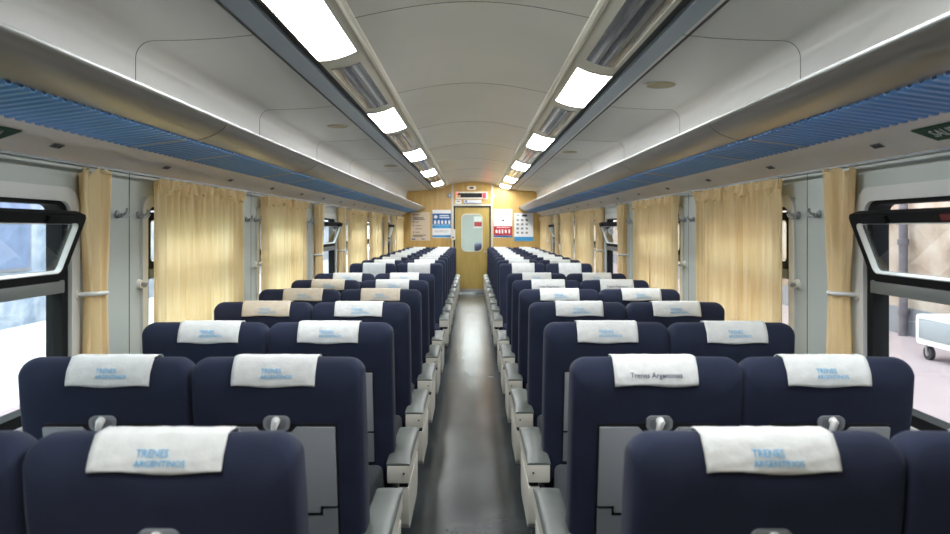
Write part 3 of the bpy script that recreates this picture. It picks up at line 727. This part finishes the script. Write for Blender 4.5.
def make_seat(arm,cs=1):
    t=empty('train_seat')
    seat_back_mb().build('backrest',M['navy'],t,smooth=60)
    c=.0*cs
    gap_mb=MB(); lean_rr(gap_mb,c-.185,c+.185,.415,.829,.012,-.0035,.01); gap_mb.build('tray_shadow_gap',M['blackgap'],t,smooth=40)  # black plate painted as the shadow line around the tray
    # tray table: stepped outline with a notch for the latch at the top
    tr_=MB()
    o1=[(c-.180,.818),(c-.062,.818),(c-.050,.806),(c-.046,.800),(c+.046,.800),(c+.050,.806),(c+.062,.818),(c+.180,.818),(c+.180,.562),(c+.128,.562),(c+.128,.540),(c-.128,.540),(c-.128,.562),(c-.180,.562)]
    tr_.loft([[(a,y+ly(b),b) for a,b in o1] for y in (-.016,.004)]); tray=tr_.build('folding_tray',M['tray'],t,bevel=.002)
    lp=MB(); lp.loft([[(a,y+ly(b),b) for a,b in [(c-.180,.552),(c-.136,.552),(c-.136,.528),(c+.136,.528),(c+.136,.552),(c+.180,.552),(c+.180,.425),(c-.180,.425)]] for y in (-.013,.004)])
    lp.build('tray_arm',M['tray2'],t,smooth=40)
    la=MB(); lean_rr(la,c-.038,c+.042,.806,.853,.018,-.011,.004); plate_=la.build('latch_plate',M['tray'],t,smooth=40)
    lk=MB(); lean_rr(lk,c-.028,c+.032,.814,.845,.012,-.0125,-.008); lk.build('latch_pocket',M['tray2'],plate_,smooth=40)
    kn=MB(); kn.tube([(c+.002,-.012+ly(.84),.840),(c+.003,-.024+ly(.84),.837),(c-.002,-.026+ly(.82),.820),(c-.006,-.025+ly(.80),.804)],[.013,.013,.010,.008],10)
    kn.build('latch_knob',M['knob'],plate_,smooth=60)
    kk=MB(); lean_rr(kk,-.215,.215,.20,.405,.03,-.006,.03); kk.build('kick_panel',M['tray2'],t,smooth=40)
    # cushion
    cu=MB(); cu.box(-.245,.245,.18,.62,.235,.365); cu.build('cushion',M['navy2'],t,bevel=.035,seg=4)
    fr=MB(); fr.box(-.235,.235,.15,.58,.175,.236); fr.build('seat_frame',M['blackgap'],t,bevel=.005)
    for xx in (-.19,.19):
        l=MB(); l.box(xx-.022,xx+.022,.20,.24,0.012,.176); l.box(xx-.022,xx+.022,.50,.54,0.012,.176); l.box(xx-.026,xx+.026,.17,.57,0,.013)
        l.build('leg',M['framegry'],t,bevel=.002)
    if arm:
        s=arm
        def B(x0,x1): return sorted((s*x0,s*x1))
        a,b=B(.245,.337)
        ab=MB(); ab.add([(a,.0,.362),(b,.0,.362),(b,.56,.362),(a,.56,.362),(a,-.006,.437),(b,-.006,.437),(b,.56,.437),(a,.56,.437)],((0,3,2,1),(4,5,6,7),(0,1,5,4),(1,2,6,5),(2,3,7,6),(3,0,4,7)))
        arm_o=ab.build('armrest',M['cream'],t,bevel=.006)
        a,b=B(.242,.340); pd=MB(); n=12; rings=[]
        for i in range(n+1):
            u=i/n; y=-.004+.57*u; h=.020+.005*math.sin(PI*u)-(.010 if i in (0,) else 0)-(.014 if i==n else 0)
            w0,w1=a,b
            rings.append([(w0,y,.437),(w0,y,.437+h*.55),(w0+.010,y,.437+h*.92),((w0+w1)/2,y,.437+h*1.08),(w1-.010,y,.437+h*.92),(w1,y,.437+h*.55),(w1,y,.437)])
        pd.loft(rings); pd.build('arm_pad',M['pad'],arm_o,smooth=50)
        MB().tube([(s*.315,-.001,.405),(s*.315,-.007,.405)],.0045,8).build('screw',M['p_dark'],arm_o)
        # side panel below: black band, then cream panel tapering down
        a,b=B(.292,.330); MB().box(a,b,.03,.53,.336,.363).build('dark_band',M['blackgap'],t)
        a,b=B(.285,.334); sp_=MB(); pr=[(.02,.338),(.018,.30),(.05,.17),(.09,.14),(.46,.14),(.52,.18),(.54,.338)]
        sp_.loft([[(x,p,q) for p,q in pr] for x in (a,b)]); sp_.build('side_panel',M['cream'],t,bevel=.008)
        MB().tube([(s*.258,.075,.425),(s*.246,.075,.425)],.009,10).build('recline_button',M['knob'],t,smooth=40)
    return t
def make_cover(kind,drop_=.066):
    """cloth draped over the top of a backrest; kind picks the print"""
    t=empty('headrest_cover')
    T=.125; prof=[]
    for i in range(9): z=TOP-drop_+(drop_-.010)*i/8; prof.append((-.006+ly(z)+roll(z),z))
    for i in range(6): prof.append((.046+.052*i/5,TOP+.0085-.002*abs(i-2.5)/2.5))
    for i in range(12): z=TOP-.008-.25*i/11; prof.append((T+.012+ly(z)-rollf(z),z))
    n=20; hw=.128; v=[];f=[]
    rnd=random.Random(kind)
    for q,(y,z) in enumerate(prof):
        drop=max(0,(TOP-z))
        for i in range(n+1):
            u=-1+2*i/n; x=hw*u*(1-.25*drop*0) + .012*(drop/.1)*(-.12)*u
            wob=.0014*math.sin(7*u+q*.6+kind)+.001*math.sin(13*u-q*.9)
            side=-1 if q<9 else 1
            yy=y+side*abs(wob)*1.0; zz=z
            if q==0: zz+=.003*math.sin(4*u+kind)
            if 9<=q<=14: zz=z+abs(wob)*.5
            v.append((x,yy,zz))
    for q in range(len(prof)-1):
        for i in range(n): a=q*(n+1)+i; f.append((a,a+1,a+n+2,a+n+1))
    cl=sheet(v,f,'cloth',M['cover_beige'] if kind==2 else M['cover'],t)
    so=cl.modifiers.new('solid','SOLIDIFY'); so.thickness=.002; so.offset=0
    if kind in (0,2,3,4,5):
        zc=TOP-.036 if kind!=4 else TOP-.029
        def on_cloth(mb):
            out=[]
            for (u,v_,w_) in mb.v:
                z=zc+v_; out.append((u,-.0100+ly(z)+roll(z)-(.0012 if w_>0 else 0),z))
            mb.v=out; return mb
        if kind==3: on_cloth(text_mb('Trenes Argentinos',.021,Matrix.Translation((0,-.006,0)),.0004)).build('printed_logo',M['print_dark'],t)
        else:
            mb=text_mb('TRENES',.0180,Matrix.Translation((-.038,.0065,0)),.0004,align='LEFT')
            text_mb('ARGENTINOS',.0155,Matrix.Translation((-.038,-.0105,0)),.0004,align='LEFT',mb=mb)
            on_cloth(mb).build('printed_logo',M['print_blue'],t)
    return t
proto_arm={-1:make_seat(-1,1),1:make_seat(1,-1),0:make_seat(0,1),5:make_seat(0,-1)}
used={k:False for k in proto_arm}
cov={0:make_cover(0),1:make_cover(1),2:make_cover(2),3:make_cover(3,.074),4:make_cover(4,.056),5:make_cover(5,.076)}; cused={k:False for k in cov}
rows=[(1.385+.852*i,0) for i in range(7)]+[(8.5+.88*i,1) for i in range(9)]
jr=random.Random(3)
for r,(y,rev) in enumerate(rows):
    for side,sgn in (('left',-1),('right',1)):
        for pos,xc in (('aisle',.582 if side=='left' else .588),('window',1.114)):
            arm=0
            if pos=='window' and side=='left': arm=5
            if pos=='aisle': arm=-sgn if not rev else sgn
            o=proto_arm[arm] if not used[arm] else copy_tree(proto_arm[arm]); used[arm]=True
            yy=y+(jr.uniform(-.012,.012) if r>1 else 0); x=sgn*xc
            if rev: yy+=0.0
            o.location=(x,yy,0); o.rotation_euler=(0,0,PI if rev else 0)
            face='facing the camera' if rev else 'with its back to the camera'
            if rev: lab='navy %s seat %s of the aisle, %s row, facing the camera'%(pos,side,ORD[r])
            else: lab='navy %s seat %s of the aisle, %s row, back to the camera'%(pos,side,ORD[r])
            tag(o,lab,'seat',group='rows of navy train seats')
            if rev: kind=1
            else:
                kind=4 if r==0 else (5 if r<3 else 0)
                if side=='right' and ((r==1 and pos=='aisle') or r in (5,)): kind=3
                if side=='left' and (r,pos) in ((3,'window'),(4,'window'),(5,'window'),(4,'aisle')): kind=2
            c=cov[kind] if not cused[kind] else copy_tree(cov[kind]); cused[kind]=True
            dx=({('left','aisle'):-.005,('left','window'):.024,('right','aisle'):-.010,('right','window'):-.010}[(side,pos)]+((jr.uniform(-.008,.008)+(.016 if side=='right' else 0)) if r>1 else 0)) if r else 0
            c.location=(x+dx*(1),yy,0); c.rotation_euler=(0,0,PI if rev else 0)
            lab='%s headrest cover on the %s %s seat, %s row'%({2:'yellowed blue-printed',3:'white dark-printed',1:'plain white',0:'white blue-printed',4:'white blue-printed',5:'white blue-printed'}[kind],side,pos,ORD[r])
            tag(c,lab,'headrest cover',group='headrest covers')
# seats of the next coach beyond the door glass
for i in range(3):
    o=copy_tree(proto_arm[0]); o.location=(.33,D+1.9+.85*i,0); o.rotation_euler=(0,0,PI)
    tag(o,'dark seat in the next coach beyond the door window, %s of three'%['nearest','middle','farthest'][i],'seat',group='seats of the next coach')
# small beige tag poking out beside the nearest-but-one right cover
tg=MB(); tg.tube([(.700,2.276,.975),(.722,2.279,.978),(.730,2.280,.983)],[.006,.008,.005],8)
tag(tg.build('cloth_tab',M['cover_beige'],smooth=40),'small beige tab poking out beside the dark-printed cover in the second row','tab')

# ================================================================== LIGHT AND CAMERA
w=bpy.data.worlds.new('World'); bpy.context.scene.world=w; w.use_nodes=True
bg=w.node_tree.nodes['Background']; bg.inputs['Color'].default_value=(.86,.93,1.0,1); bg.inputs['Strength'].default_value=4.1
cam=bpy.data.cameras.new('camera'); co=bpy.data.objects.new('camera',cam); C.objects.link(co)
co.location=(CAMX,0,CAMZ); co.rotation_euler=(PI/2,0,0)
cam.sensor_width=36; cam.lens=36*F/950; cam.shift_x=(475-VX)/950; cam.shift_y=-(267-VY)/950
cam.clip_start=.05; cam.clip_end=200
cam.dof.use_dof=True; cam.dof.focus_distance=4.3; cam.dof.aperture_fstop=3.5
sc=bpy.context.scene; sc.camera=co
sc.view_settings.view_transform='Standard'; sc.view_settings.look='None'; sc.view_settings.gamma=1; sc.view_settings.use_curve_mapping=False
sc.view_settings.exposure=.74
